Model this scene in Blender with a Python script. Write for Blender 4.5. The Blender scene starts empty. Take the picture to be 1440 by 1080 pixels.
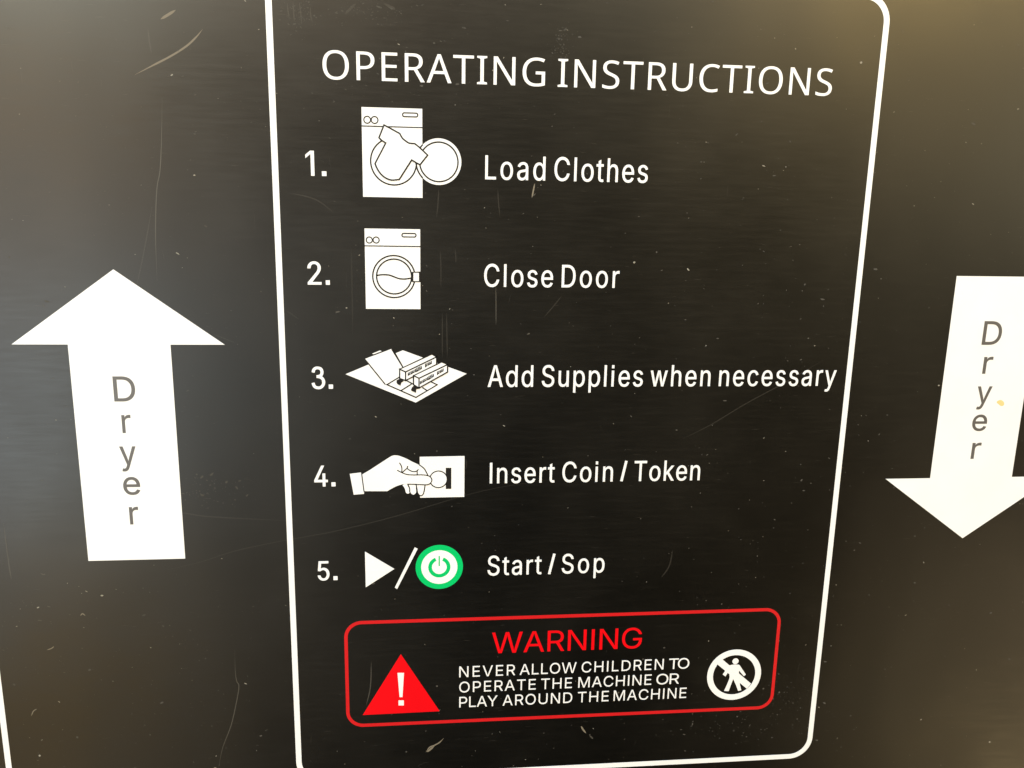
import bpy, math, random
from math import sin, cos, pi, hypot

random.seed(11)
scene = bpy.context.scene
COL = scene.collection

# ------------------------------------------------------------------ camera
# The plate lies in the world XZ plane (front face at Y = 0, facing -Y).
# Drawing units: 1 unit = 0.25 mm on the plate, x to the right, y downwards.
U = 0.00025
A, B, C = 0.217890413, -0.101011650, 0.0190664321
FOC = 1181.54
ca, sa, cb, sb, cc, sc_ = cos(A), sin(A), cos(B), sin(B), cos(C), sin(C)
def mul(p, q):
    return [[sum(p[i][k] * q[k][j] for k in range(3)) for j in range(3)] for i in range(3)]
ROT = mul(mul([[1, 0, 0], [0, ca, -sa], [0, sa, ca]], [[cb, 0, sb], [0, 1, 0], [-sb, 0, cb]]),
          [[cc, -sc_, 0], [sc_, cc, 0], [0, 0, 1]])
def to_world(v):
    return (v[0], v[2], -v[1])
right, down, fwd = (to_world(ROT[k]) for k in range(3))
from mathutils import Matrix, Vector
cam_data = bpy.data.cameras.new('camera')
cam = bpy.data.objects.new('camera', cam_data)
COL.objects.link(cam)
cam_data.sensor_width = 36
cam_data.lens = FOC / 1440 * 36
cam_data.clip_start, cam_data.clip_end = 0.01, 50
m = Matrix((( right[0], -down[0], -fwd[0], 0), (right[1], -down[1], -fwd[1], -FOC * U),
            (right[2], -down[2], -fwd[2], 0), (0, 0, 0, 1)))
cam.matrix_world = m
scene.camera = cam

# ------------------------------------------------------------------ light
world = bpy.data.worlds.new('World')
scene.world = world
world.use_nodes = True
bg = world.node_tree.nodes['Background']
bg.inputs['Color'].default_value = (1.0, 0.93, 0.84, 1)
bg.inputs['Strength'].default_value = 0.0

def area(name, loc, target, sx, sy, watts, colour):
    l = bpy.data.lights.new(name, 'AREA')
    l.shape, l.size, l.size_y, l.energy, l.color = 'RECTANGLE', sx, sy, watts, colour
    o = bpy.data.objects.new(name, l)
    COL.objects.link(o)
    o.location = loc
    o.rotation_euler = (Vector(target) - Vector(loc)).to_track_quat('-Z', 'Y').to_euler()
    return o
# the room behind the photographer, as soft lamps 1.5 m from the plate: bright neutral light on the left,
# warm light high on the right, weaker warm light low on the right; nothing straight behind the camera
for lx, lz, rgb in ((-1.3, -0.4, (0.16, 0.16, 0.22)), (-0.85, 0.8, (2.0, 2.33, 2.15)), (-0.85, 0.2, (0.50, 0.32, 0.15)),
                    (-0.85, -0.4, (0.72, 0.80, 0.80)), (-0.85, -1.0, (0.24, 0.14, 0.02)), (-0.85, -1.6, (0.13, 0.12, 0.10)),
                    (-0.4, 0.8, (1.02, 0.72, 0.42)), (0.6, 0.8, (0.56, 0.53, 0.42)), (1.1, 0.8, (2.77, 1.95, 0.76)),
                    (1.6, 0.2, (0.66, 0.57, 0.37)), (1.6, -1.0, (0.32, 0.24, 0.14)), (1.6, -1.6, (0.59, 0.43, 0.21))):
    peak = max(rgb)
    area('room_light', (lx, -1.5, lz), (lx, 0, lz), 0.5, 0.6, 10 * peak, [c / peak for c in rgb])
area('added_key_light', (0.1, -0.7, 1.9), (0.1, 0, -0.1), 1.6, 0.3, 62, (0.74, 0.88, 1.0))  # key light added to lift the white print, outside the plate's mirror angle

scene.view_settings.view_transform = 'Standard'
scene.view_settings.look = 'None'
scene.view_settings.exposure = 0
scene.view_settings.gamma = 1
scene.view_settings.use_curve_mapping = False

# ------------------------------------------------------------------ materials
def principled(name, colour, rough, spec=0.5):
    mt = bpy.data.materials.new(name)
    mt.use_nodes = True
    b = mt.node_tree.nodes['Principled BSDF']
    b.inputs['Base Color'].default_value = (*colour, 1)
    b.inputs['Roughness'].default_value = rough
    b.inputs['Specular IOR Level'].default_value = spec
    return mt, b
def ink(name, colour, rough=0.45, vary=0.06):
    """printed ink: a slightly uneven coat"""
    mt, b = principled(name, colour, rough)
    nt = mt.node_tree
    tc = nt.nodes.new('ShaderNodeTexCoord')
    n = nt.nodes.new('ShaderNodeTexNoise')
    n.inputs['Scale'].default_value = 60
    n.inputs['Detail'].default_value = 4
    nt.links.new(tc.outputs['Object'], n.inputs['Vector'])
    mx = nt.nodes.new('ShaderNodeMix')
    mx.data_type = 'RGBA'
    mx.inputs[6].default_value = (*colour, 1)
    mx.inputs[7].default_value = (*[c * (1 - 2 * vary) for c in colour], 1)
    nt.links.new(n.outputs['Fac'], mx.inputs[0])
    nt.links.new(mx.outputs[2], b.inputs['Base Color'])
    return mt
WHITE = ink('white_ink', (0.72, 0.735, 0.79), 0.35)
RED = ink('red_ink', (0.66, 0.0015, 0.006), 0.3)
RED_LINE = ink('red_line_ink', (0.50, 0.010, 0.013), 0.3)
GREEN = ink('green_ink', (0.0, 0.45, 0.125), 0.3)
DARK = ink('dark_line_ink', (0.012, 0.011, 0.011), 0.3)
GREY = ink('veiled_lettering_ink', (0.085, 0.080, 0.082), 0.4)  # black lettering greyed: the haze and bloom over it are put into the colour
SCRATCH = ink('scratch_bright', (0.15, 0.128, 0.098), 0.7)
SCRATCH_MID = ink('scratch_mid', (0.045, 0.041, 0.035), 0.45)
SCRATCH_FAINT = ink('scratch_faint', (0.017, 0.0155, 0.0135), 0.36)
LINT = ink('dust_pale', (0.24, 0.225, 0.195), 0.9)
LINT_DIM = ink('dust_dim', (0.052, 0.048, 0.042), 0.9)
STAIN = ink('yellow_stain', (0.62, 0.50, 0.22), 0.7)

def plate_material():
    mt, b = principled('black_brushed_plate', (0.012, 0.011, 0.010), 0.4)
    nt = mt.node_tree
    L = nt.links.new
    tc = nt.nodes.new('ShaderNodeTexCoord')
    def noise(scale, stretch, detail, rough=0.55):
        mp = nt.nodes.new('ShaderNodeMapping')
        mp.inputs['Scale'].default_value = stretch
        n = nt.nodes.new('ShaderNodeTexNoise')
        n.inputs['Scale'].default_value = scale
        n.inputs['Detail'].default_value = detail
        n.inputs['Roughness'].default_value = rough
        L(tc.outputs['Object'], mp.inputs['Vector'])
        L(mp.outputs['Vector'], n.inputs['Vector'])
        return n.outputs['Fac']
    def ramp(sock, lo, hi, a, c):
        r = nt.nodes.new('ShaderNodeMapRange')
        r.inputs[1].default_value, r.inputs[2].default_value = lo, hi
        r.inputs[3].default_value, r.inputs[4].default_value = a, c
        L(sock, r.inputs[0])
        return r.outputs[0]
    def math_(op, p, q):
        n = nt.nodes.new('ShaderNodeMath')
        n.operation = op
        for i, s in enumerate((p, q)):
            if isinstance(s, (int, float)):
                n.inputs[i].default_value = s
            else:
                L(s, n.inputs[i])
        return n.outputs[0]
    brush = noise(420, (0.16, 1, 1.8), 4, 0.6)          # fine horizontal grain
    wipe = noise(16, (1, 1, 0.35), 4)                    # vertical wiping marks
    cloud = noise(9, (1, 1, 1), 5)                       # thin uneven film of dust
    grit = noise(1500, (1, 1, 1), 2)
    film = math_('ADD', ramp(cloud, 0.42, 0.75, 0, 0.5), ramp(wipe, 0.48, 0.8, 0, 0.4))
    film = math_('ADD', film, ramp(brush, 0.50, 0.78, 0, 0.25))
    film = math_('ADD', film, ramp(grit, 0.62, 0.85, 0, 0.5))
    mx = nt.nodes.new('ShaderNodeMix')
    mx.data_type = 'RGBA'
    mx.inputs[6].default_value = (0.0009, 0.0009, 0.0008, 1)
    mx.inputs[7].default_value = (0.0060, 0.0054, 0.0045, 1)
    L(film, mx.inputs[0])
    L(mx.outputs[2], b.inputs['Base Color'])
    r = math_('ADD', ramp(cloud, 0.3, 0.7, 0.29, 0.38), ramp(brush, 0.3, 0.7, -0.01, 0.025))
    L(r, b.inputs['Roughness'])
    wave = nt.nodes.new('ShaderNodeBump')                # the sheet is not perfectly flat
    wave.inputs['Strength'].default_value = 1.0
    wave.inputs['Distance'].default_value = 0.0011
    L(noise(11, (1, 1, 0.7), 2, 0.4), wave.inputs['Height'])
    bp = nt.nodes.new('ShaderNodeBump')
    bp.inputs['Strength'].default_value = 0.02
    bp.inputs['Distance'].default_value = 0.0002
    L(brush, bp.inputs['Height'])
    L(wave.outputs['Normal'], bp.inputs['Normal'])
    L(bp.outputs['Normal'], b.inputs['Normal'])
    return mt
PLATE = plate_material()

# ------------------------------------------------------------------ helpers
def at(u, v):
    """point of the plate, in drawing units, from a reading in the photograph"""
    d = ((u - 720) / FOC, (v - 540) / FOC, 1.0)
    q = [sum(d[k] * ROT[k][j] for k in range(3)) for j in range(3)]
    return (q[0] / q[2] * FOC, q[1] / q[2] * FOC)
def grid(ox, oy, k):
    """reader for points taken in an enlargement of the photograph"""
    return lambda *pts: [at(ox + x / k, oy + y / k) for x, y in pts]
def circle(cx, cy, r, n=64, a0=0.0, a1=2 * pi):
    full = abs(a1 - a0 - 2 * pi) < 1e-6
    m_ = n if full else n + 1
    return [(cx + r * cos(a0 + (a1 - a0) * i / n), cy + r * sin(a0 + (a1 - a0) * i / n)) for i in range(m_)]
def rounded(x0, y0, x1, y1, r, n=12):
    out = []
    for cx, cy, a in ((x1 - r, y0 + r, -pi / 2), (x1 - r, y1 - r, 0), (x0 + r, y1 - r, pi / 2), (x0 + r, y0 + r, pi)):
        out += [(cx + r * cos(a + pi / 2 * i / n), cy + r * sin(a + pi / 2 * i / n)) for i in range(n + 1)]
    return out
def smooth(pts, n=6, closed=False):
    """Catmull-Rom through the points"""
    out, N = [], len(pts)
    for i in range(N if closed else N - 1):
        g = (lambda j: pts[j % N]) if closed else (lambda j: pts[min(max(j, 0), N - 1)])
        p0, p1, p2, p3 = g(i - 1), g(i), g(i + 1), g(i + 2)
        for k in range(n):
            t = k / n
            out.append(tuple(0.5 * (2 * p1[c] + (p2[c] - p0[c]) * t + (2 * p0[c] - 5 * p1[c] + 4 * p2[c] - p3[c]) * t * t
                                    + (3 * p1[c] - p0[c] - 3 * p2[c] + p3[c]) * t ** 3) for c in range(2)))
    if not closed:
        out.append(pts[-1])
    return out
def area_of(c):
    return 0.5 * sum(c[i][0] * c[(i + 1) % len(c)][1] - c[(i + 1) % len(c)][0] * c[i][1] for i in range(len(c)))
def swell(contours, dx, dy):
    """grow outlines (holes shrink) by dx sideways and dy up and down, mitred"""
    big = max(contours, key=lambda c: abs(area_of(c)))
    s = 1 if area_of(big) > 0 else -1
    out = []
    for c in contours:
        n, r = len(c), []
        for i in range(n):
            p, q, w = c[i - 1], c[i], c[(i + 1) % n]
            e1, e2 = (q[0] - p[0], q[1] - p[1]), (w[0] - q[0], w[1] - q[1])
            l1, l2 = hypot(*e1) or 1, hypot(*e2) or 1
            n1, n2 = (e1[1] / l1, -e1[0] / l1), (e2[1] / l2, -e2[0] / l2)
            k = 1 + n1[0] * n2[0] + n1[1] * n2[1]
            k = max(k, 0.45)
            r.append((q[0] + s * dx * (n1[0] + n2[0]) / k, q[1] + s * dy * (n1[1] + n2[1]) / k))
        out.append(r)
    return out
def ribbon(pts, w, closed=False, taper=None):
    """outline of a line of width w through pts (a list of one or two closed contours)"""
    n = len(pts)
    L_, R_ = [], []
    for i in range(n):
        p = pts[i - 1] if (i or closed) else None
        q = pts[(i + 1) % n] if (i < n - 1 or closed) else None
        c = pts[i]
        ds = []
        if p: ds.append((c[0] - p[0], c[1] - p[1]))
        if q: ds.append((q[0] - c[0], q[1] - c[1]))
        ns = [(-d[1] / (hypot(*d) or 1), d[0] / (hypot(*d) or 1)) for d in ds]
        if len(ns) == 2:
            k = max(1 + ns[0][0] * ns[1][0] + ns[0][1] * ns[1][1], 0.5)
            nx, ny = (ns[0][0] + ns[1][0]) / k, (ns[0][1] + ns[1][1]) / k
        else:
            nx, ny = ns[0]
        h = w / 2 * (taper(i / (n - 1)) if taper else 1)
        L_.append((c[0] + nx * h, c[1] + ny * h))
        R_.append((c[0] - nx * h, c[1] - ny * h))
    return [L_, R_[::-1]] if closed else [L_ + R_[::-1]]
def thin_ends(t):
    return max(0.12, min(1, 4 * t, 4 * (1 - t)))

DG = bpy.context.evaluated_depsgraph_get
def link(name, mesh, mat, parent=None, label=None):
    o = bpy.data.objects.new(name, mesh)
    COL.objects.link(o)
    if mat and not mesh.materials:
        mesh.materials.append(mat)
    if parent:
        o.parent = parent
    if label:
        o['label'] = label
    return o
def fills(groups, base, thick):
    """verts, faces of flat printed shapes: each group is one set of contours (outer and holes)"""
    V, F = [], []
    for contours in groups:
        cu = bpy.data.curves.new('outline', 'CURVE')
        cu.dimensions, cu.fill_mode = '2D', 'BOTH'
        cu.extrude = thick / 2 * U * 1000
        for c in contours:
            sp = cu.splines.new('POLY')
            sp.points.add(len(c) - 1)
            for p, (x, y) in zip(sp.points, c):
                p.co = (x * U * 1000, -y * U * 1000, 0, 1)
            sp.use_cyclic_u = True
        ob = bpy.data.objects.new('outline', cu)
        COL.objects.link(ob)
        me = bpy.data.meshes.new_from_object(ob.evaluated_get(DG()))
        k = len(V)
        for v in me.vertices:
            V.append((v.co.x / 1000, -(base + thick / 2) * U - v.co.z / 1000, v.co.y / 1000))
        F += [tuple(k + i for i in p.vertices) for p in me.polygons]
        bpy.data.objects.remove(ob)
        bpy.data.curves.remove(cu)
        bpy.data.meshes.remove(me)
    return V, F
def printed(name, groups, mat, parent, base=0.0, thick=0.4, label=None):
    V, F = fills(groups, base, thick)
    me = bpy.data.meshes.new(name)
    me.from_pydata(V, [], F)
    me.validate()
    return link(name, me, mat, parent, label)

# ------------------------------------------------------------------ lettering outlines (per 1/1000 em)
SANS = {
'.': (188, ['50,41 53,24 63,9 78,-1 95,-4 113,-1 128,9 138,24 141,41 138,59 128,73 113,83 95,87 78,83 63,73 53,59']),
'/': (249, ['235,533 178,533 14,-76 71,-76']),
'1': (400, ['86,427 86,358 209,448 212,0 276,0 276,509 198,509']),
'2': (453, ['64,47 64,0 389,0 389,57 153,57 294,209 317,235 336,259 357,290 371,318 378,345 381,372 376,411 361,445 337,474 306,497 268,511 225,516 182,511 143,496 111,473 86,442 71,405 66,362 127,362 130,390 139,413 153,433 172,447 196,457 224,460 250,457 273,449 293,436 308,419 317,397 320,371 318,348 311,327 299,305 282,282 234,229']),
'3': (453, ['97,143 39,129 46,97 51,82 65,55 84,32 96,21 111,12 127,4 144,-1 178,-7 208,-9 238,-7 270,2 286,10 318,31 333,45 346,61 357,78 365,97 371,116 375,136 376,155 375,174 364,212 356,229 346,244 334,258 320,270 293,285 308,299 317,311 325,325 331,339 336,355 339,388 338,405 334,421 328,437 320,453 310,468 297,481 282,491 265,498 234,507 188,511 156,508 141,504 126,498 98,482 85,471 73,457 64,440 58,423 49,385 107,371 115,406 119,416 127,428 142,439 168,449 189,451 235,445 253,439 259,435 268,423 273,413 278,395 279,378 277,368 271,351 262,338 257,333 243,323 216,316 170,310 175,280 171,251 201,248 238,242 252,238 264,233 284,221 292,215 298,208 304,199 309,189 313,177 316,155 313,131 309,117 298,95 281,78 257,63 237,54 228,52 209,51 184,53 148,61 139,64 127,74 110,96 104,114']),
'4': (453, ['40,158 40,105 282,105 282,0 343,0 343,105 413,105 413,163 343,163 343,318 282,318 282,163 109,163 311,509 247,509']),
'5': (453, ['83,60 108,32 140,11 178,-2 221,-7 268,-1 309,15 343,41 369,76 385,117 391,163 388,199 379,231 364,260 345,285 321,306 294,321 263,330 229,334 203,331 178,325 155,315 136,301 151,452 366,452 366,509 96,509 67,253 128,246 145,258 167,268 192,275 218,277 248,273 275,262 297,244 314,221 324,193 328,162 324,131 314,104 298,82 276,64 250,53 221,50 196,52 173,60 154,73 138,89 127,108 122,130 60,130 66,93']),
'A': (480, ['16,0 85,0 135,142 344,142 395,0 463,0 276,509 201,509', '191,302 239,456 264,372 287,302 324,199 155,199']),
'C': (510, ['44,203 53,157 70,115 92,79 119,49 150,25 186,7 225,-3 267,-7 305,-4 341,5 373,19 402,38 428,62 448,91 463,124 473,160 408,160 401,136 389,114 375,96 357,81 337,69 315,60 292,55 267,53 223,59 184,76 151,105 125,145 113,177 106,213 103,254 106,295 113,332 125,364 150,403 184,432 223,450 267,456 292,454 315,449 337,440 357,428 375,413 389,395 401,373 408,348 473,348 463,385 448,418 427,447 402,471 373,490 340,504 305,513 267,516 225,512 186,501 150,484 119,459 92,429 70,393 53,352 44,305 40,254']),
'D': (502, ['60,509 60,0 219,0 268,3 312,14 351,31 384,54 411,83 433,119 449,159 458,205 462,255 458,306 449,351 433,391 412,426 385,455 353,478 315,495 273,505 225,509', '215,57 125,57 125,452 221,452 258,449 291,441 320,428 354,399 379,361 390,329 397,294 399,255 397,216 390,181 379,149 354,110 318,81 288,68 254,60']),
'E': (419, ['60,0 375,0 375,57 125,57 125,229 355,229 355,286 125,286 125,452 372,452 372,509 60,509']),
'G': (520, ['69,116 91,79 118,49 149,25 185,7 225,-3 269,-7 308,-4 344,5 377,19 406,38 431,62 451,91 466,124 475,160 478,200 478,256 283,256 283,199 415,199 410,160 396,123 374,93 345,71 309,57 269,53 224,59 184,76 151,105 125,145 113,177 106,213 103,254 106,295 113,332 125,364 150,404 183,432 222,450 265,456 291,454 315,448 337,439 356,427 373,411 387,393 399,372 408,349 474,349 465,384 449,416 429,445 403,469 374,489 340,504 304,513 265,516 223,512 184,501 149,484 117,459 91,429 69,393 53,352 43,305 40,254 43,203 53,157']),
'H': (517, ['60,0 125,0 125,232 392,232 392,0 457,0 457,509 392,509 392,289 125,289 125,509 60,509']),
'I': (185, ['60,509 60,0 125,0 125,509']),
'L': (393, ['60,509 60,0 361,0 361,57 125,57 125,509']),
'M': (628, ['120,435 170,291 286,0 342,0 456,291 507,436 504,327 504,0 568,0 568,509 476,509 352,187 315,73 287,159 277,187 152,509 60,509 60,0 122,0 122,328']),
'N': (523, ['120,431 177,331 202,290 387,0 463,0 463,509 399,509 399,157 403,76 388,107 363,151 136,509 60,509 60,0 125,0 125,291']),
'O': (533, ['44,203 53,157 70,115 92,79 119,49 150,25 186,7 225,-3 267,-7 309,-3 348,7 384,25 415,49 442,79 464,115 480,157 490,203 493,254 490,305 480,352 464,393 442,429 415,459 384,484 348,501 309,512 267,516 225,512 186,501 150,484 119,459 92,429 70,393 53,352 44,305 40,254', '113,176 106,213 103,254 106,295 113,332 125,364 151,404 184,433 223,450 267,456 310,450 349,433 383,404 408,365 420,332 428,295 430,254 428,213 420,176 408,144 383,105 349,76 310,59 267,53 223,59 184,76 151,105 125,144']),
'P': (445, ['60,0 125,0 125,186 235,186 289,191 332,207 366,233 390,265 404,304 409,348 404,391 390,430 366,462 332,487 289,503 235,509 60,509', '125,242 125,452 232,452 268,449 297,439 318,423 333,402 342,376 344,348 342,319 333,294 318,272 297,256 269,246 233,242']),
'R': (449, ['60,0 125,0 125,198 236,198 246,199 353,0 428,0 313,211 333,217 367,240 390,271 405,309 409,352 405,395 390,433 367,465 333,489 290,504 236,509 60,509', '125,255 125,452 233,452 269,449 298,440 319,425 334,405 342,380 345,352 342,324 334,300 319,281 298,267 269,258 234,255']),
'S': (447, ['64,60 91,31 128,9 172,-4 224,-9 261,-7 294,0 323,11 360,34 386,64 403,99 408,139 405,171 395,198 379,220 359,238 336,252 312,264 264,279 212,293 169,308 148,319 131,334 119,352 115,376 118,398 129,418 145,435 167,448 194,456 225,459 267,453 302,437 326,412 337,378 401,378 394,415 377,449 351,476 316,498 275,511 227,516 180,511 138,498 102,476 75,448 58,413 52,372 60,326 86,289 112,269 145,253 184,239 272,214 296,205 316,193 332,179 342,161 346,139 341,114 329,92 311,74 286,60 257,52 224,49 194,52 166,59 142,71 123,88 110,110 104,137 38,137 46,96']),
'T': (449, ['32,509 32,452 193,452 193,0 257,0 257,452 417,452 417,509']),
'U': (517, ['60,173 66,124 85,80 114,43 154,15 186,2 220,-6 259,-8 297,-6 332,2 363,15 403,43 433,80 451,124 457,173 457,509 393,509 393,178 389,144 377,113 357,87 331,68 298,56 259,52 220,56 187,68 160,87 141,113 128,144 124,178 124,509 60,509']),
'V': (480, ['84,509 16,509 204,0 278,0 463,509 395,509 267,138 241,52 215,137 192,206']),
'W': (686, ['155,0 230,0 318,323 335,395 343,437 351,391 368,323 455,0 530,0 670,509 603,509 510,145 492,62 486,94 462,196 380,509 306,509 211,145 193,61 187,94 163,196 82,509 16,509']),
'Y': (472, ['91,509 16,509 203,208 203,0 268,0 268,208 455,509 381,509 280,344 251,293 237,265 192,344']),
'a': (389, ['48,45 68,22 94,5 126,-5 160,-9 190,-6 215,1 236,12 252,25 264,38 272,52 277,52 277,0 337,0 337,251 333,290 322,320 306,343 286,360 263,372 239,379 215,383 194,384 163,382 133,375 104,364 79,346 57,322 41,291 100,274 107,288 118,301 132,313 149,322 171,329 196,331 220,329 240,322 256,311 267,297 273,279 276,257 273,243 265,235 252,230 178,220 125,211 100,203 78,193 58,179 43,161 34,138 30,108 35,73', '102,72 94,87 92,105 95,124 103,139 117,150 134,159 175,168 231,176 259,182 270,186 276,190 276,138 272,115 263,93 248,74 228,59 202,49 170,45 149,47 130,52 114,61']),
'c': (396, ['44,116 56,85 82,46 117,16 159,-2 207,-8 235,-6 261,-1 285,9 306,21 325,37 341,56 354,78 363,102 304,117 299,102 292,89 282,76 271,66 258,58 243,52 226,48 207,46 173,51 145,66 124,89 108,117 99,151 96,187 99,224 108,258 124,287 145,310 173,325 207,330 226,329 242,325 257,319 270,311 281,301 290,289 298,276 303,262 362,277 353,301 340,322 324,341 305,356 284,368 260,377 234,383 207,384 159,378 117,360 82,330 56,291 44,260 37,225 34,187 37,150']),
'd': (424, ['36,151 43,116 55,84 79,45 111,16 151,-2 195,-8 227,-5 252,4 272,17 287,31 307,59 313,59 313,0 372,0 372,509 311,509 311,319 306,319 287,346 272,360 253,373 228,381 196,384 151,378 112,361 79,332 55,293 43,261 36,227 34,189', '99,151 96,189 99,227 108,261 124,290 145,311 172,325 205,330 237,325 263,312 284,291 300,263 309,229 312,189 309,150 299,115 284,86 263,65 236,51 205,47 172,51 145,66 124,88 109,117']),
'e': (404, ['308,221 97,221 99,241 109,270 125,294 146,313 173,326 205,330 237,326 263,314 283,294 298,269 307,237', '37,150 44,116 56,85 82,46 117,16 161,-2 212,-8 249,-5 283,4 311,19 335,39 353,63 365,91 306,105 297,88 285,73 271,61 254,53 234,48 212,46 179,50 151,61 128,80 110,106 100,139 97,169 371,169 371,194 368,242 357,282 341,315 319,341 294,361 266,374 236,382 205,384 157,378 115,359 81,329 55,290 44,258 36,224 34,187']),
'h': (410, ['53,509 53,0 114,0 114,227 117,257 126,283 141,303 161,317 184,326 210,329 246,323 273,304 290,275 296,235 296,0 357,0 357,240 353,285 341,321 321,349 295,369 264,380 227,384 187,379 152,362 124,332 114,312 114,509']),
'i': (189, ['53,379 53,0 114,0 114,379', '53,509 53,437 114,437 114,509']),
'k': (381, ['114,212 114,509 53,509 53,0 114,0 114,141 154,178 294,0 372,0 201,216 360,379 284,379 121,212']),
'l': (185, ['57,509 57,0 118,0 118,509']),
'n': (410, ['114,0 114,227 117,257 126,283 141,303 161,317 184,326 210,329 246,323 273,304 290,275 296,235 296,0 357,0 357,240 353,285 341,321 321,349 295,369 264,380 227,384 187,379 152,362 124,332 112,307 112,379 53,379 53,0']),
'o': (415, ['44,116 56,85 82,46 117,16 159,-2 207,-8 256,-2 299,16 333,46 359,85 371,116 379,150 381,187 379,225 371,260 359,291 333,330 299,360 256,378 207,384 159,378 117,360 82,330 56,291 44,260 37,225 34,187 37,150', '108,117 99,151 96,187 99,224 108,258 124,287 145,310 173,325 207,330 242,325 270,310 292,287 307,258 316,224 319,187 316,151 307,117 292,89 270,66 242,51 207,46 173,51 145,66 124,89']),
'p': (424, ['53,379 53,-143 114,-143 114,59 118,59 138,31 153,17 173,4 198,-5 229,-8 274,-2 313,16 346,45 370,84 381,116 388,151 390,189 388,227 381,261 370,293 345,332 313,361 274,378 229,384 197,381 171,373 152,360 137,346 118,319 112,319 112,379', '116,150 113,189 116,229 125,263 140,291 161,312 188,325 220,330 253,325 280,311 301,290 316,261 325,227 328,189 325,151 316,117 301,88 279,66 253,51 220,47 188,51 162,65 140,86 125,115']),
'r': (259, ['112,379 53,379 53,0 114,0 114,237 117,262 126,284 140,301 159,315 182,323 207,326 243,322 243,384 213,385 181,380 152,367 130,347 115,321']),
's': (365, ['84,18 112,3 145,-5 182,-8 223,-5 260,6 290,24 312,47 326,75 331,107 325,142 306,171 275,194 229,209 172,223 144,232 124,243 112,258 109,277 114,299 131,317 156,329 187,333 219,328 243,316 258,298 268,277 324,290 314,316 299,339 279,358 254,372 223,381 187,384 149,381 115,370 87,354 65,332 51,305 47,274 53,237 72,208 104,186 149,170 212,155 237,147 254,136 265,121 268,103 262,81 244,62 217,50 181,45 150,49 124,60 105,79 94,107 36,94 45,63 62,38']),
't': (227, ['65,93 72,52 92,21 125,2 168,-4 192,-3 213,2 202,54 185,51 170,50 150,53 136,61 128,76 126,98 126,327 204,327 204,379 126,379 126,471 65,443 65,379 6,379 6,327 65,327']),
'u': (410, ['53,379 53,139 57,95 69,59 89,31 115,11 146,-1 182,-5 222,0 257,17 286,47 298,73 298,0 357,0 357,379 296,379 296,153 293,122 283,97 268,77 249,62 226,53 200,50 164,56 137,75 119,105 114,144 114,379']),
'w': (567, ['87,379 23,379 138,0 199,0 263,225 284,309 319,172 368,0 429,0 545,379 480,379 434,214 413,135 397,66 382,136 362,214 316,379 252,379 206,214 186,135 170,64 154,137']),
'y': (389, ['61,-86 47,-139 65,-143 91,-145 117,-143 139,-136 159,-124 177,-107 191,-85 204,-58 371,379 305,379 224,155 202,87 195,60 177,121 84,379 17,379 163,-1 151,-36 141,-58 130,-74 118,-84 104,-89 88,-90']),
}
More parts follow.
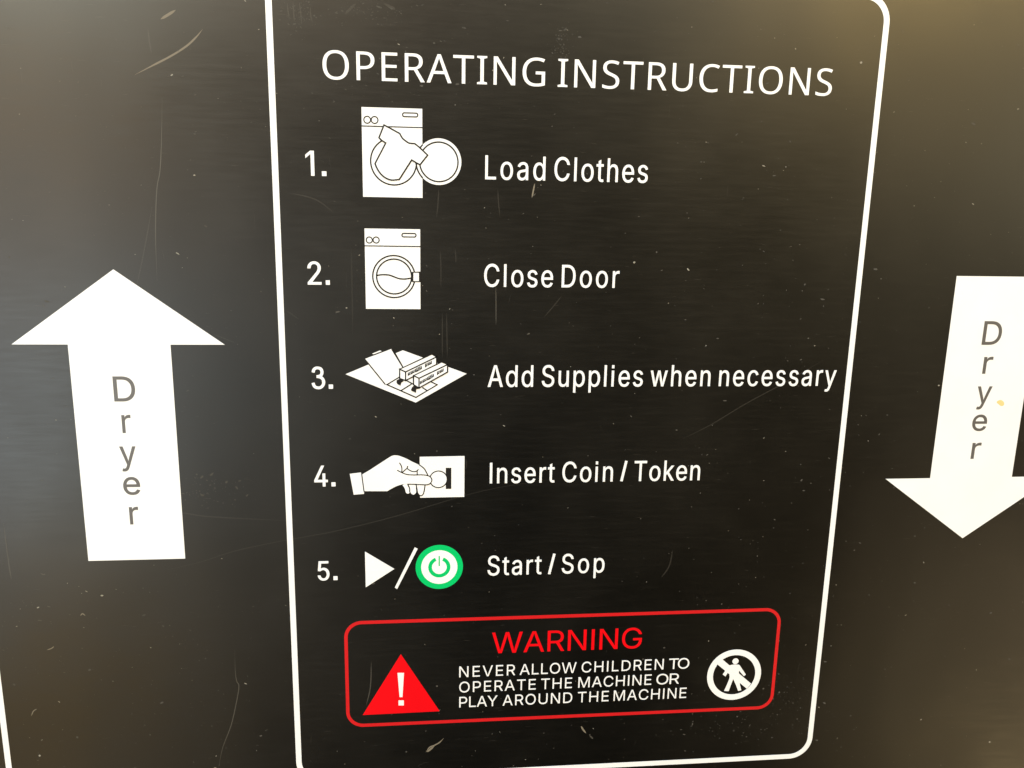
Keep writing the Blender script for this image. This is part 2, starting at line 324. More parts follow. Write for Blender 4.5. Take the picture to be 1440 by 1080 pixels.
HUMANIST = {
'A': (512, ['0,0 73,0 141,177 368,177 437,0 512,0 289,575 224,575', '165,241 238,438 247,468 255,500 274,438 346,241']),
'C': (507, ['51,244 56,203 65,165 78,131 101,90 130,56 166,28 197,12 232,1 270,-6 312,-8 356,-7 393,-2 427,5 460,15 460,78 427,69 394,62 359,57 322,55 281,58 244,68 213,83 186,105 164,132 147,164 135,200 128,241 125,286 129,337 139,383 155,423 178,456 206,482 241,502 280,513 323,517 360,515 394,508 453,486 482,547 448,561 409,572 367,578 324,581 281,578 242,571 206,559 174,543 145,523 120,499 99,471 81,440 67,406 57,369 51,329 49,287']),
'E': (446, ['78,0 398,0 398,63 150,63 150,268 383,268 383,330 150,330 150,509 398,509 398,573 78,573']),
'G': (584, ['57,202 67,164 81,130 105,89 136,55 173,28 205,12 241,1 280,-6 323,-8 398,-5 431,-1 478,8 524,22 524,302 326,302 326,238 452,238 452,68 404,59 375,56 340,55 292,58 251,68 216,84 187,106 164,133 146,166 134,202 127,243 124,286 127,332 136,373 150,409 170,441 195,468 225,489 259,505 298,514 342,517 382,515 421,508 457,497 489,484 516,547 478,561 437,572 392,578 346,581 300,578 259,571 220,560 186,544 145,517 111,482 84,442 69,407 58,370 51,330 49,286 51,243']),
'I': (272, ['32,42 32,0 239,0 239,42 172,57 172,515 239,531 239,573 32,573 32,531 99,515 99,57']),
'N': (609, ['141,432 138,476 447,0 532,0 532,573 464,573 464,249 470,99 161,573 78,573 78,0 144,0 144,320']),
'O': (626, ['78,132 94,101 114,73 138,49 165,29 196,13 232,1 271,-6 314,-8 355,-6 393,1 428,13 459,29 486,49 510,73 531,101 547,132 561,166 570,204 576,244 577,287 576,330 570,370 560,408 547,442 524,483 495,517 459,545 417,565 369,577 314,581 271,579 232,572 197,561 166,545 130,517 100,482 78,442 65,408 56,370 51,331 49,288 51,245 56,204 65,167', '145,163 134,200 127,241 125,287 127,333 134,374 145,411 161,443 182,469 207,490 238,506 274,515 314,518 360,514 398,503 431,484 456,457 476,423 490,384 498,338 501,287 499,241 492,200 481,163 465,131 445,104 420,83 390,67 354,58 314,55 273,58 238,67 207,83 182,104 161,131']),
'P': (485, ['150,0 150,223 216,223 256,225 292,230 324,238 364,255 395,278 417,306 433,336 441,370 444,404 439,454 421,495 393,528 363,548 326,562 282,570 229,573 78,573 78,0', '208,285 150,285 150,511 223,511 269,508 306,499 334,484 361,449 370,401 365,363 352,334 330,311 298,296 258,288']),
'R': (499, ['150,0 150,237 264,237 403,0 487,0 330,257 358,269 385,285 408,306 427,334 440,368 444,410 439,460 422,500 393,532 353,555 320,565 281,571 236,573 78,573 78,0', '236,298 150,298 150,510 232,510 275,507 310,500 336,486 355,467 366,440 370,407 362,359 338,325 312,310 278,301']),
'S': (440, ['109,-1 137,-5 198,-8 238,-6 274,1 307,11 348,35 378,66 396,106 403,153 398,194 385,228 362,255 332,279 293,299 204,335 172,351 149,367 133,386 124,407 121,434 124,457 133,478 148,494 169,507 196,515 229,517 266,515 302,508 336,499 366,487 389,549 355,562 318,572 276,578 231,581 180,576 136,563 99,542 71,513 54,477 48,435 50,403 57,375 69,351 85,330 106,311 131,294 161,279 242,247 277,230 302,213 318,194 327,173 330,147 327,120 316,98 298,79 273,66 240,57 201,55 156,57 113,65 73,76 41,88 41,19 61,11 83,4']),
'T': (446, ['8,573 8,509 187,509 187,0 259,0 259,509 437,509 437,573']),
'U': (586, ['72,204 76,158 86,118 104,82 128,50 159,25 196,7 240,-4 290,-8 338,-5 380,4 416,20 446,40 470,65 489,95 503,128 511,164 513,202 513,573 442,573 442,202 438,161 427,126 407,96 379,73 342,59 294,55 248,59 211,72 182,93 161,122 148,158 144,201 144,573 72,573']),
}

def glyph(font, ch):
    adv, cs = font[ch]
    return adv, [[tuple(map(int, p.split(','))) for p in c.split()] for c in cs]
def word(font, text, x0, x1, y0, y1, cap, capfont, hs, dx, dy):
    """one word: ink from x0 (baseline y0) to x1 (baseline y1), capital height cap, sideways scale hs"""
    sc = (cap - 2 * dy) / capfont
    gs = [glyph(font, ch) for ch in text]
    lo = min(p[0] for c in gs[0][1] for p in c)
    hi = max(p[0] for c in gs[-1][1] for p in c)
    ink_w = (sum(g[0] for g in gs[:-1]) + hi - lo) * sc * hs + 2 * dx
    n = len(gs) - 1
    track = (x1 - x0 - ink_w) / n if n else 0
    if not n:
        hs = (x1 - x0 - 2 * dx) / ((hi - lo) * sc)
    x, out = x0 + dx - lo * sc * hs, []
    for adv, cs in gs:
        yb = y0 + (y1 - y0) * ((x - x0) / (x1 - x0))
        cs = [[(x + p[0] * sc * hs, yb - dy - p[1] * sc) for p in c] for c in cs]
        cs = swell(cs, dx, dy)
        out += split_glyph(cs)
        x += adv * sc * hs + track
    return out
def inside(p, c):
    r = False
    for i in range(len(c)):
        (xa, ya), (xb, yb) = c[i - 1], c[i]
        if (ya > p[1]) != (yb > p[1]) and p[0] < (xb - xa) * (p[1] - ya) / (yb - ya) + xa:
            r = not r
    return r
def split_glyph(cs):
    outer = [c for c in cs if not any(o is not c and inside(c[0], o) for o in cs)]
    return [[o] + [c for c in cs if c is not o and inside(c[0], o)] for o in outer]
def text_row(words, base, cap, font, capfont, hs, dx, dy):
    """words: (text, left u, right u, v) read in the photograph; base: plate y of the baseline"""
    gs = []
    for w_ in words:
        t, ul, ur, v = w_[:4]
        k = w_[4] if len(w_) > 4 else hs
        gs += word(font, t, at(ul, v)[0], at(ur, v)[0], base, base, cap, capfont, k, dx, dy)
    return gs

# ------------------------------------------------------------------ the plate
panel = bpy.data.objects.new('instruction_panel', None)
COL.objects.link(panel)
panel['label'] = 'black machine panel with white operating instructions, two arrows and a red warning box'
panel['category'] = 'instruction panel'

import bmesh
bm = bmesh.new()
X0, X1, Y0, Y1, D = -1250 * U, 1690 * U, -1600 * U, 900 * U, 0.002
vs = [bm.verts.new(p) for p in ((X0, 0, Y0), (X1, 0, Y0), (X1, 0, Y1), (X0, 0, Y1), (X0, D, Y0), (X1, D, Y0), (X1, D, Y1), (X0, D, Y1))]
for f in ((0, 1, 2, 3), (7, 6, 5, 4), (0, 4, 5, 1), (1, 5, 6, 2), (2, 6, 7, 3), (3, 7, 4, 0)):
    bm.faces.new([vs[i] for i in f])
me = bpy.data.meshes.new('plate')
bm.to_mesh(me)
bm.free()
link('plate', me, PLATE, panel)

BL, BR, BT, BB = -198.3, 634.7, -281.5, 898.2
def frame(x0, y0, x1, y1, r, w):
    h = w / 2
    return [[rounded(x0 - h, y0 - h, x1 + h, y1 + h, r + h), rounded(x0 + h, y0 + h, x1 - h, y1 - h, max(r - h, 1))]]
printed('inner_border', frame(BL, BT, BR, BB, 34, 8.3), WHITE, panel)
printed('outer_border', frame(-625.8, BT - 55, 1062.2, BB + 78, 34, 8.3), WHITE, panel)

# ------------------------------------------------------------------ arrows
def arrow_shape(cx, head_y, neck_y, tail_y, head_w, shaft_w):
    return [[[(cx, head_y), (cx + head_w / 2, neck_y), (cx + shaft_w / 2, neck_y), (cx + shaft_w / 2, tail_y),
              (cx - shaft_w / 2, tail_y), (cx - shaft_w / 2, neck_y), (cx - head_w / 2, neck_y)]]]
up_tip = at(159.3, 378.8)
printed_up = printed('arrow', arrow_shape(-415.8, up_tip[1], 203.6, 519.2, 279.5, 134.6), WHITE, panel, label='white arrow pointing up')
dn_tip = at(960 + 1178 / 3, 720 + 110 / 3)
printed_dn = printed('arrow', arrow_shape(854.9, dn_tip[1], 413.9, 98.3, 284, 137), WHITE, panel, label='white arrow pointing down')
def column(letters, g, arrow):
    gs = []
    for ch, xl, xr, yt, yb in letters:
        (pl, pr, pt, pb) = (g((xl, (yt + yb) / 2))[0], g((xr, (yt + yb) / 2))[0], g(((xl + xr) / 2, yt))[0], g(((xl + xr) / 2, yb))[0])
        adv, cs = glyph(SANS, ch)
        xs = [p[0] for c in cs for p in c]
        ys = [p[1] for c in cs for p in c]
        d = 0.35
        kx, ky = (pr[0] - pl[0] - 2 * d) / (max(xs) - min(xs)), (pb[1] - pt[1] - 2 * d) / (max(ys) - min(ys))
        cs = [[(pl[0] + d + (p[0] - min(xs)) * kx, pb[1] - d - (p[1] - min(ys)) * ky) for p in c] for c in cs]
        gs += split_glyph(swell(cs, d, d))
    printed('lettering', gs, GREY, arrow, 0.45, 0.15)
column([('D', 88, 226, 86, 245), ('r', 142, 200, 329, 445), ('y', 131, 234, 529, 688), ('e', 150, 258, 722, 837), ('r', 190, 248, 911, 1023)],
       grid(140, 510, 4.5), printed_up)
column([('D', 198, 323, 101, 258), ('r', 199, 260, 336, 449), ('y', 154, 250, 532, 685), ('e', 127, 224, 718, 828), ('r', 122, 182, 904, 1011)],
       grid(1340, 430, 4.7), printed_dn)
printed('stain', [[smooth(grid(1340, 430, 4.7)((288, 635), (312, 622), (334, 634), (336, 655), (318, 662), (300, 650)), 4, True)]], STAIN, printed_dn, 0.42, 0.1)

# ------------------------------------------------------------------ headings and steps
H_CAP = 0.5 * (at(502, 113)[1] - at(501.5, 73.5)[1] + at(1135, 134.3)[1] - at(1132, 95)[1])
head_words = [('OPERATING', 453.7, 766.7, 97), ('INSTRUCTIONS', 784.4, 1170.8, 112)]
hg = []
for t, ul, ur, v in head_words:
    gs_ = word(HUMANIST, t, at(ul, v)[0], at(ur, v)[0], -149.9, -149.9, H_CAP, 573, 1.02, 0.0, -0.15)
    hg += gs_
printed('heading', hg, WHITE, panel)

STEP = dict(font=SANS, capfont=509, hs=0.77, dx=0.28, dy=0.08)
base1, base2 = at(720, 253.0)[1], at(750, 403.8)[1]
base3, base4, base5 = at(830, 543.6)[1], at(800, 678)[1], at(770, 807)[1]
CAP = 31.9
def slash(g, p, q, w):
    (a,), (b,) = g(p), g(q)
    return [ribbon([a, b], w)]
printed('step_text', text_row([('Load', 682.3, 767, 238), ('Clothes', 779.6, 911.4, 240)], base1, CAP, **STEP), WHITE, panel)
printed('step_text', text_row([('Close', 680.8, 777.8, 388), ('Door', 790, 871, 388)], base2, CAP, **STEP), WHITE, panel)
printed('step_text', text_row([('Add', 685.9, 749.8, 530), ('Supplies', 762, 904.2, 530), ('when', 914.7, 999.1, 530), ('necessary', 1011.3, 1175.6, 530)],
                              base3, CAP, **STEP), WHITE, panel)
printed('step_text', text_row([('Insert', 688.8, 780.2, 664), ('Coin', 790.8, 862, 664), ('Token', 891.8, 984.4, 664)], base4, CAP, **STEP)
        + slash(grid(670, 640, 4.364), (889, 160), (920, 35), 3.9), WHITE, panel)
printed('step_text', text_row([('Start', 685.6, 761.7, 796), ('Sop', 790, 850, 796)], base5, CAP, **STEP)
        + slash(grid(670, 765, 7.2), (735, 304), (789, 98), 3.9), WHITE, panel)
for ch, l, r, top, bot, dl, dr in (('1', 429.6, 441.9, 211.7, 247, 452.8, 459.2), ('2', 432.3, 451.9, 367.7, 400.2, 458.2, 464),
                                   ('3', 438, 457.2, 515.5, 546.8, 462.4, 468.5), ('4', 441.7, 460.9, 654.9, 684.3, 466.2, 472),
                                   ('5', 446.7, 463.3, 789.3, 816.3, 469, 474.8)):
    b_, t_ = at(l, bot)[1], at(l, top)[1]
    gs_ = word(SANS, ch, at(l, (top + bot) / 2)[0], at(r, (top + bot) / 2)[0], b_, b_, b_ - t_, 509, 0.72, 0.55, 0.1)
    xl, xr = at(dl, bot)[0], at(dr, bot)[0]
    gs_.append([[(xl, b_ - 6.2), (xr, b_ - 6.2), (xr, b_), (xl, b_)]])
    printed('step_number', gs_, WHITE, panel)

# ------------------------------------------------------------------ pictogram: washer being loaded
LW = 1.95
g = grid(490, 140, 7.2)
(wa, wb, wc, wd) = g((130, 78), (745, 91), (752, 995), (150, 985))
WX0, WX1 = (wa[0] + wd[0]) / 2, (wb[0] + wc[0]) / 2
WY0, WY1 = (wa[1] + wb[1]) / 2, (wc[1] + wd[1]) / 2
def rect(x0, y0, x1, y1):
    return [(x0, y0), (x1, y0), (x1, y1), (x0, y1)]
w1 = printed('washer_pictogram', [[rect(WX0, WY0, WX1, WY1)]], WHITE, panel, label='washer pictogram with its door open and a shirt going in')
def loop(c, w=LW):
    return ribbon(c, w, True)
def dials(g, c1, c2, r, slot, line):
    out = []
    for p in (c1, c2):
        (q,), (e,) = g(p), g((p[0] + r, p[1]))
        out.append(loop(circle(*q, e[0] - q[0], 28), 1.5))
    (s0,), (s1,) = g(slot[0]), g(slot[1])
    out.append(loop(rounded(s0[0], s0[1], s1[0], s1[1], (s1[1] - s0[1]) * 0.48, 6), 1.6))
    (l0,), (l1,) = g(line[0]), g(line[1])
    y = (l0[1] + l1[1]) / 2
    out.append([rect(l0[0], y - 0.75, l1[0], y + 0.75)])
    return out
printed('control_markings', dials(g, (190, 205), (265, 207), 34, ((548, 134), (702, 177)), ((133, 268), (748, 284))), DARK, w1, 0.45, 0.1)
(dc,), (de,) = g((914, 630)), g((914, 865))
DR = de[1] - dc[1]
door = printed('open_door', [[circle(*dc, DR, 72)]], WHITE, w1, 0.42, 0.1)
(lc,), (le,) = g((915, 632)), g((1109, 632))
ring_r = le[0] - lc[0]
body_edge = [p for p in circle(*dc, DR, 96) if p[0] < WX1 + 0.5]
body_edge.sort(key=lambda p: p[1])
printed('door_outline', [loop(circle(*lc, ring_r, 72)), ribbon(body_edge, LW)], DARK, w1, 0.55, 0.1)
(bc,), (be,) = g((458, 628)), g((225, 628))
printed('drum_outline', [loop(circle(*bc, bc[0] - be[0], 72))], DARK, w1, 0.45, 0.1)
shirt = g((360, 258), (412, 285), (520, 345)) + smooth(g((520, 345), (548, 393), (600, 434), (630, 444), (672, 447)), 5)[1:] \
    + g((725, 490), (802, 563), (725, 660), (690, 642), (640, 612), (515, 808)) + smooth(g((515, 808), (440, 815), (380, 795), (330, 755), (292, 700), (270, 648)), 5)[1:] \
    + g((378, 440), (335, 412), (310, 385))
printed('shirt', [[shirt]], WHITE, w1, 0.66, 0.1)
printed('shirt_outline', [loop(shirt)], DARK, w1, 0.78, 0.1)

# ------------------------------------------------------------------ pictogram: washer with its door closed
g = grid(490, 310, 8)
(wa, wb, wc, wd) = g((178, 89), (805, 100), (812, 998), (200, 993))
w2 = printed('washer_pictogram', [[rect((wa[0] + wd[0]) / 2, (wa[1] + wb[1]) / 2, (wb[0] + wc[0]) / 2, (wc[1] + wd[1]) / 2)]], WHITE, panel,
             label='washer pictogram with its door closed')
printed('control_markings', dials(g, (235, 220), (312, 220), 34, ((602, 145), (760, 187)), ((180, 283), (808, 296))), DARK, w2, 0.45, 0.1)
(c1,), (c2,), (e1,), (e2,) = g((512, 632)), g((514, 631)), g((274, 632)), g((317, 631))
printed('door_outline', [loop(circle(*c1, c1[0] - e1[0], 72)), loop(circle(*c2, c2[0] - e2[0], 72)),
                         ribbon(smooth(g((322, 618), (380, 610), (450, 613), (500, 628), (550, 648), (600, 658), (650, 657), (708, 648)), 5), LW)], DARK, w2, 0.45, 0.1)
lt = printed('latch', [[g((728, 584), (796, 584), (796, 684), (728, 684))]], WHITE, w2, 0.62, 0.1)
printed('latch_outline', [[g((708, 578), (812, 574), (814, 692), (722, 692), (708, 684)), g((731, 588), (731, 681), (793, 681), (793, 588))]], DARK, w2, 0.73, 0.1)

# ------------------------------------------------------------------ pictogram: detergent boxes in an open drawer
g = grid(480, 480, 7.579)
sp = printed('supplies_pictogram', [[g((45, 350), (655, 95), (1335, 345), (793, 652))]], WHITE, panel)
TW = 1.8
lines = [ribbon(g((478, 457), (795, 597), (1022, 462), (955, 430)), TW), ribbon(g((485, 462), (620, 380)), TW), ribbon(g((635, 525), (748, 455)), TW),
         ribbon(g((690, 415), (775, 460)), TW), ribbon(g((862, 490), (912, 523)), TW)]
printed('drawer_outline', lines, DARK, sp, 0.45, 0.1)
lid = printed('lid', [[g((255, 185), (535, 80), (755, 425), (470, 460))]], WHITE, sp, 0.42, 0.1)
printed('lid_outline', [ribbon(g((272, 215), (470, 460)), 1.6), ribbon(g((537, 82), (662, 285)), 1.6),
                        [g((537, 78), (580, 126), (662, 272), (650, 278))]], DARK, sp, 0.55, 0.1)
printed('lid_tab', [[g((328, 131), (412, 97), (430, 105), (345, 137))]], WHITE, sp, 0, 0.4)
def carton(quad_front, quad_top, quad_side, marks):
    c = printed('carton', [[g(*quad_front)], [g(*quad_top)], [g(*quad_side)]], WHITE, sp, marks[0], 0.1)
    gs_ = [loop(g(*q), TW) for q in (quad_front, quad_top, quad_side)]
    (a0, a1, h) = marks[1]
    rnd = random.Random(4)
    n = 17
    for i in range(n):
        if i in (10, 11):
            continue
        t = i / n
        x, y = a0[0] + (a1[0] - a0[0]) * t, a0[1] + (a1[1] - a0[1]) * t
        hh = h * rnd.uniform(0.7, 1.05)
        wdt = (a1[0] - a0[0]) / n
        gs_.append([g((x, y - hh / 2), (x + wdt * 0.74, y - hh / 2 - wdt * 0.36), (x + wdt * 0.74, y + hh / 2 - wdt * 0.36), (x, y + hh / 2))])
        if i % 3 != 1:
            gs_.append([g((x, y + hh * 0.1), (x + wdt, y + hh * 0.1 - wdt * 0.5), (x + wdt, y + hh * 0.4 - wdt * 0.5), (x, y + hh * 0.4))])
    printed('carton_outline', gs_, DARK, sp, marks[0] + 0.12, 0.1)
carton(((622, 295), (685, 325), (685, 416), (622, 394)), ((622, 295), (965, 135), (1015, 165), (685, 325)), ((685, 325), (1015, 165), (1015, 250), (685, 416)),
       (0.68, ((708, 352), (968, 220), 44)))
carton(((770, 364), (828, 392), (828, 495), (770, 460)), ((770, 364), (1070, 218), (1132, 246), (828, 392)), ((828, 392), (1132, 246), (1132, 325), (828, 495)),
       (0.92, ((838, 441), (1094, 298), 42)))
printed('carton_support', [[g((590, 412), (622, 398), (668, 420), (640, 438), (630, 470), (600, 455), (588, 436))],
                           [g((752, 490), (775, 470), (835, 500), (798, 510), (796, 546), (765, 534), (742, 520))]], DARK, sp, 0.80, 0.1)

# ------------------------------------------------------------------ pictogram: hand putting in a coin
g = grid(480, 630, 7.579)
cp = printed('coin_pictogram', [[g((835, 94), (1313, 85), (1310, 520), (840, 529))]], WHITE, panel)
printed('coin_slot', [[g((1113, 210), (1172, 210), (1172, 435), (1113, 435))]], DARK, cp, 0.45, 0.1)
(cc_,), (ce,) = g((1035, 332)), g((1035, 420))
coin = circle(*cc_, ce[1] - cc_[1], 48)
printed('coin', [[coin]], WHITE, cp, 0.56, 0.1)
HW = 1.55
fingers = [smooth(g((655, 392), (705, 380), (728, 430), (728, 470), (712, 485), (690, 475), (680, 440), (668, 415)), 4, True),
           smooth(g((700, 380), (798, 380), (798, 440), (795, 475), (770, 495), (745, 483), (733, 455), (728, 425)), 4, True),
           smooth(g((803, 380), (884, 380), (885, 440), (872, 490), (850, 505), (828, 498), (812, 470), (806, 430)), 4, True)]
hand = g((222, 280), (300, 235), (400, 170), (500, 105)) + smooth(g((500, 105), (540, 82), (575, 76), (620, 83), (690, 110), (760, 146), (830, 180), (880, 215), (908, 258), (922, 292),
        (945, 302), (964, 325), (965, 345), (948, 374), (915, 388), (860, 388), (790, 384), (700, 382), (650, 386), (580, 408), (520, 440), (490, 458)), 4)[1:] + g((243, 458),)
outl = [loop(coin, HW), loop(fingers[2], HW)]
printed('finger_outline', outl, DARK, cp, 0.68, 0.1)
for k_, f_ in enumerate(fingers):
    printed('finger', [[f_]], WHITE, cp, 0.60 + 0.03 * k_, 0.04)
ho = [ribbon(smooth(g((832, 178), (880, 215), (907, 258), (922, 292)), 4), HW),
      ribbon(smooth(g((595, 235), (650, 262), (700, 280), (770, 285), (860, 284), (920, 292), (948, 306), (965, 338), (950, 372), (918, 388), (860, 389), (790, 385), (705, 383)), 4), HW),
      ribbon(smooth(g((620, 155), (640, 190), (646, 225), (643, 262)), 4), HW), ribbon(g((645, 262), (700, 215), (708, 190)), HW),
      ribbon(smooth(g((700, 215), (740, 242), (780, 250), (808, 240), (822, 225)), 4), HW), ribbon(g((808, 240), (809, 282)), HW),
      ribbon(smooth(g((706, 384), (727, 425), (729, 468)), 4), HW), ribbon(smooth(g((800, 388), (802, 440), (806, 470)), 4), 1.5),
      ribbon(g((217, 270), (243, 462)), 1.4)]
printed('hand', [[hand]], WHITE, cp, 0.80, 0.06)
printed('hand_outline', ho, DARK, cp, 0.88, 0.08)
printed('cuff', [[g((90, 275), (210, 260), (243, 488), (132, 497))]], WHITE, cp, 0, 0.4)

# ------------------------------------------------------------------ pictogram: start and stop
g = grid(500, 760, 8.47)
printed('start_mark', [[g((112, 132), (462, 338), (122, 557))]], WHITE, panel)
printed('slash_mark', [[g((705, 82), (740, 98), (495, 578), (468, 560))]], WHITE, panel)
(pc,), (p1,), (p2,), (p3,), (p4,) = g((998, 316)), g((1279, 316)), g((1213, 316)), g((1130, 320)), g((1086, 320))
R1, R2, R3, R4 = (p[0] - pc[0] for p in (p1, p2, p3, p4))
pw = printed('power_symbol', [[circle(*pc, R1, 80)]], GREEN, panel)
printed('white_ring', [[circle(*pc, R2, 72)]], WHITE, pw, 0.42, 0.1)
a0 = -pi / 2 + 0.40
printed('power_mark', [[circle(*pc, R3, 48, a0, a0 + 2 * pi - 0.80) + circle(*pc, R4, 48, a0, a0 + 2 * pi - 0.80)[::-1]],
                       [g((989, 183), (1004, 183), (1004, 303), (989, 303))]], GREEN, pw, 0.54, 0.1)

# ------------------------------------------------------------------ the warning box
fx0 = 0.5 * (at(483.6, 900)[0] + at(487.5, 1000)[0])
fx1 = 0.5 * (at(1094.6, 900)[0] + at(1085.8, 981)[0])
printed('warning_frame', frame(fx0 + 2.5, 629.8, fx1 - 1.0, 804.7, 24, 5.2), RED_LINE, panel)
wb_ = at(790, 915.2)[1]
printed('warning_heading', word(SANS, 'WARNING', at(691.8, 905)[0], at(902.5, 900)[0], wb_, wb_, at(790, 915.2)[1] - at(790, 886.4)[1], 509, 1.05, 0.0, -0.1), RED, panel)
WT = dict(font=SANS, capfont=509, hs=1.0, dx=-0.08, dy=-0.06)
gs_ = text_row([('NEVER', 645.8, 724.5, 944), ('ALLOW', 730.8, 810.5, 942), ('CHILDREN', 818, 933, 937), ('TO', 940.8, 969.3, 932, 1.15)], at(800, 946.3)[1], 18.3, **WT)
gs_ += text_row([('OPERATE', 645.8, 753.3, 966), ('THE', 760.8, 804.3, 963), ('MACHINE', 813.3, 915.8, 960), ('OR', 923, 955, 956, 1.2)], at(800, 967.5)[1], 18.3, **WT)
gs_ += text_row([('PLAY', 645.8, 699.5, 987), ('AROUND', 706.8, 804.5, 985), ('THE', 812.5, 855.8, 981), ('MACHINE', 863, 965, 977)], at(800, 988.2)[1], 18.3, **WT)
printed('warning_text', gs_, WHITE, panel)
g = grid(480, 900, 8.306)
tri = printed('warning_triangle', [[g((695, 165), (1148, 830), (250, 875))]], RED, panel)
printed('exclamation_mark', [[g((656, 382), (732, 382), (714, 665), (680, 665))], [g((668, 703), (730, 703), (730, 762), (668, 762))]], WHITE, tri, 0.42, 0.1)
g = grid(980, 900, 10.8)
pcx, pcy = at(1032.3, 948.9)
(rl,), (rr,), (il,), (ir,) = g((152, 560)), g((974, 470)), g((240, 560)), g((886, 470))
RO, RI = (rr[0] - rl[0]) / 2, (ir[0] - il[0]) / 2
ps = printed('prohibition_sign', [[circle(pcx, pcy, RO, 80), circle(pcx, pcy, RI, 80)]], WHITE, panel)
printed('cross_bar', [[g((392, 298), (822, 662), (757, 738), (318, 373), (300, 330), (360, 280))]], WHITE, ps, 0, 0.43)
(hc,), (hr,) = g((585, 320)), g((632, 320))
printed('walking_figure', [[circle(*hc, hr[0] - hc[0], 28)],
                           [smooth(g((495, 382), (560, 370), (635, 373), (655, 392)), 3) + g((742, 522), (712, 547), (638, 462), (634, 560), (640, 600), (655, 690), (673, 760), (625, 772), (595, 690),
                              (550, 590), (530, 640), (480, 775), (410, 770), (440, 710), (487, 600), (495, 560), (492, 492), (470, 490), (432, 552), (390, 520), (440, 450))]],
        WHITE, ps, 0.42, 0.06)

# ------------------------------------------------------------------ wear: scratches, lint, dust
def scratch(pts, w, mat, n=5):
    printed('scratch', [ribbon(smooth([at(*p) for p in pts], n), w, taper=thin_ends)], mat, panel, 0.02, 0.06)
scratch([(190, 105), (215, 92), (240, 79), (262, 65), (276, 52), (285, 41)], 2.3, SCRATCH)
scratch([(226, 27), (236, 21), (247, 14)], 3.2, SCRATCH)
scratch([(228, 138), (227, 200), (225, 240), (221, 262), (219, 300), (219, 345), (221, 395)], 1.2, SCRATCH_MID)
scratch([(208, 40), (210, 58), (213, 75)], 1.8, SCRATCH_FAINT)
scratch([(214, 290), (205, 340), (198, 375), (192, 402)], 1.4, SCRATCH_FAINT)
scratch([(236, 801), (280, 791), (330, 775), (390, 762), (440, 753), (480, 745), (560, 725), (680, 690), (790, 672)], 1.2, SCRATCH_FAINT)
scratch([(960, 617), (1000, 597), (1050, 567), (1100, 540), (1160, 505)], 1.5, SCRATCH_FAINT)
scratch([(330, 914), (331, 945), (333, 958), (336, 965), (333, 985), (325, 1020), (313, 1052), (307, 1082)], 1.3, SCRATCH_MID)
scratch([(748, 278), (750, 268), (752, 258)], 2.0, SCRATCH)
scratch([(614, 306), (616, 285), (617, 266)], 1.6, SCRATCH_FAINT)
scratch([(703, 305), (701, 285), (700, 266)], 1.4, SCRATCH_FAINT)
scratch([(697.5, 457), (697.5, 430), (697.3, 402)], 1.2, SCRATCH_MID)
scratch([(765, 446), (778, 431), (790, 416)], 1.5, SCRATCH_FAINT)
scratch([(5, 735), (12, 790), (16, 815)], 1.6, SCRATCH_MID)
scratch([(946, 773), (941, 796), (930, 812)], 2.2, SCRATCH_FAINT)
scratch([(515, 992), (521, 965), (522, 930)], 1.4, SCRATCH_MID)
scratch([(622, 440), (622, 470), (622, 503)], 1.6, SCRATCH_FAINT)
scratch([(628, 440), (628.5, 470), (629, 503)], 1.6, SCRATCH_FAINT)
scratch([(599, 1058), (604, 1051), (611, 1048), (618, 1044), (624, 1038)], 2.0, SCRATCH)
scratch([(599, 1056), (602, 1056), (606, 1053), (611, 1049)], 3.2, SCRATCH)
scratch([(817, 1021), (820, 1026), (824, 1031)], 2.6, SCRATCH)
scratch([(829, 1034), (832, 1037), (834, 1039)], 2.4, SCRATCH_MID)
scratch([(44, 1007), (47, 1000), (52, 997)], 1.3, SCRATCH)
scratch([(113, 866), (116, 863), (120, 866)], 1.6, SCRATCH)
scratch([(66, 914), (72, 912), (76, 909)], 1.4, SCRATCH)
scratch([(57, 806), (61, 808), (64, 807)], 1.6, SCRATCH_MID)
scratch([(300, 470), (318, 477), (330, 482)], 1.2, SCRATCH_FAINT)
scratch([(655, 660), (656, 652), (655, 645)], 1.4, SCRATCH_FAINT)
scratch([(485, 20), (494, 11), (500, 5)], 3.0, SCRATCH_FAINT)
scratch([(540, 5), (550, 10), (556, 13)], 3.4, SCRATCH_FAINT)

for p_ in (((404, 4), (405, 16), (407, 28)), ((412, 2), (413, 18), (414, 30)), ((421, 3), (423, 20), (424, 33)), ((436, 10), (437, 22), (439, 31)),
           ((494, 350), (495, 400), (496, 470)), ((619, 352), (620, 375), (620, 405)), ((470, 300), (450, 284), (430, 276), (408, 272)),
           ((403, 437), (410, 442), (420, 449)), ((640, 350), (641, 362), (641, 370)), ((240, 720), (262, 722), (300, 727), (420, 733))):
    scratch(list(p_), 1.5, SCRATCH_FAINT)

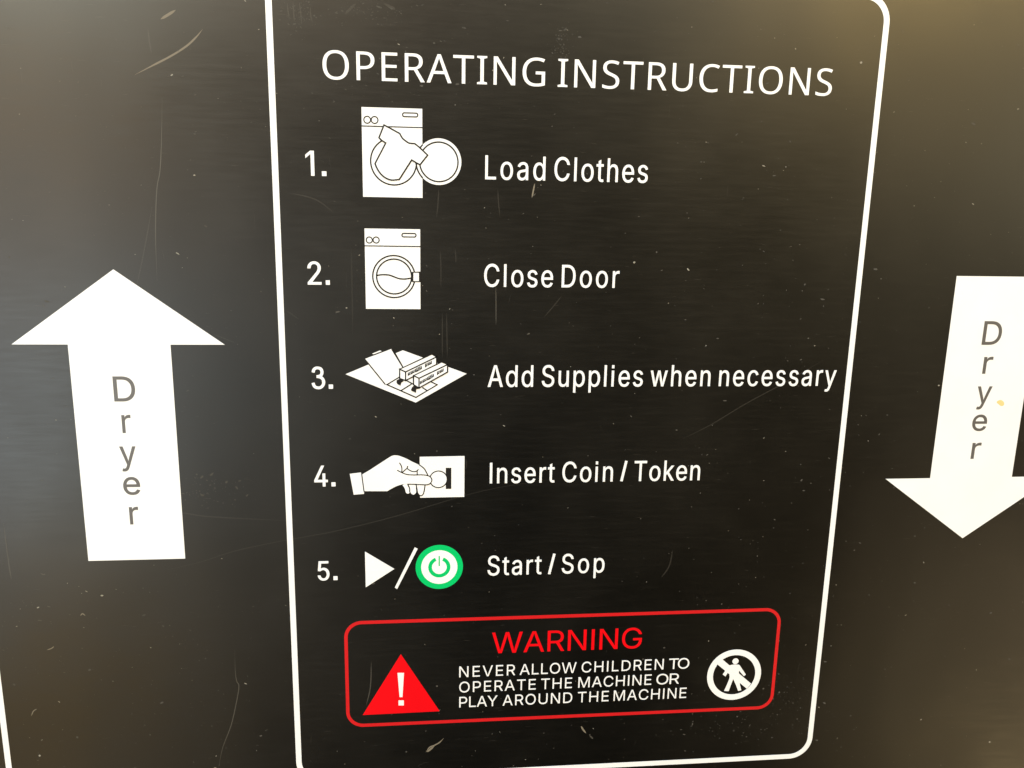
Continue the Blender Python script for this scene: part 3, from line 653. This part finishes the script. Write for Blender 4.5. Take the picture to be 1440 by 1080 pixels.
def specks(name, n, mat, place, size, label, parent=None):
    V, F = [], []
    for _ in range(n):
        x, y = place()
        r = size()
        k = random.randint(5, 7)
        st, an = random.uniform(1, 2.2), random.gauss(0, 0.5)
        b = len(V)
        for layer in (0.015, 0.14):
            for i in range(k):
                t = 2 * pi * i / k
                q = r * random.uniform(0.6, 1.2)
                ex, ey = q * cos(t) * st, q * sin(t) / st ** 0.5
                V.append(((x + ex * cos(an) - ey * sin(an)) * U, -layer * U, -(y + ex * sin(an) + ey * cos(an)) * U))
        F.append(tuple(b + k + i for i in range(k)))
        F += [(b + i, b + (i + 1) % k, b + k + (i + 1) % k, b + k + i) for i in range(k)]
    me_ = bpy.data.meshes.new(name)
    me_.from_pydata(V, [], F)
    return link(name, me_, mat, parent, label)
def anywhere():
    while True:
        u, v = random.uniform(-60, 1500), random.uniform(-60, 1140)
        k = 0.30 + 0.75 * (u < 380 and v > 820) + 0.25 * (u > 960) + 0.2 * (v > 900)
        if 400 < u < 950 and 560 < v < 1000:
            k *= 0.5
        if random.random() < k:
            return at(u, v)
SCUFFS = [(1045, 1022, 55, 12), (1105, 985, 25, 18), (560, 105, 45, 18), (520, 15, 35, 10), (790, 60, 8, 14), (300, 690, 30, 14), (420, 20, 14, 16)]
def scuffed():
    if random.random() < 0.72:
        return anywhere()
    cu_, cv_, su, sv = random.choice(SCUFFS)
    return at(random.gauss(cu_, su), random.gauss(cv_, sv))
def small():
    return min(0.34 * random.paretovariate(2.6), 1.6)
d1 = specks('dust', 330, LINT, anywhere, small, 'pale specks of dust scattered over the black panel')
d2 = specks('dust', 1900, LINT_DIM, scuffed, lambda: small() * 1.15, 'faint grey dust film of tiny flecks over the black panel')
for o_ in (d1, d2):
    o_['kind'] = 'stuff'
# hair-fine wiping marks, far too many to count: one part
gs_ = []
for _ in range(520):
    u, v = random.uniform(-60, 1500), random.uniform(-60, 1140)
    x, y = at(u, v)
    ln = random.uniform(3, 13)
    if random.random() < 0.9:
        e = (ln, random.gauss(0, 0.6))
    else:
        e = (random.gauss(0, 1.5), ln * 1.8)
    gs_.append(ribbon([(x, y), (x + e[0] / 2, y + e[1] / 2 + random.gauss(0, 0.3)), (x + e[0], y + e[1])], random.uniform(0.35, 0.8), taper=lambda t: 1 if t == 0.5 else 0.2))
fs = printed('fine_scratches', gs_, SCRATCH_FAINT, panel, 0.005, 0.05)
fs['kind'] = 'stuff'
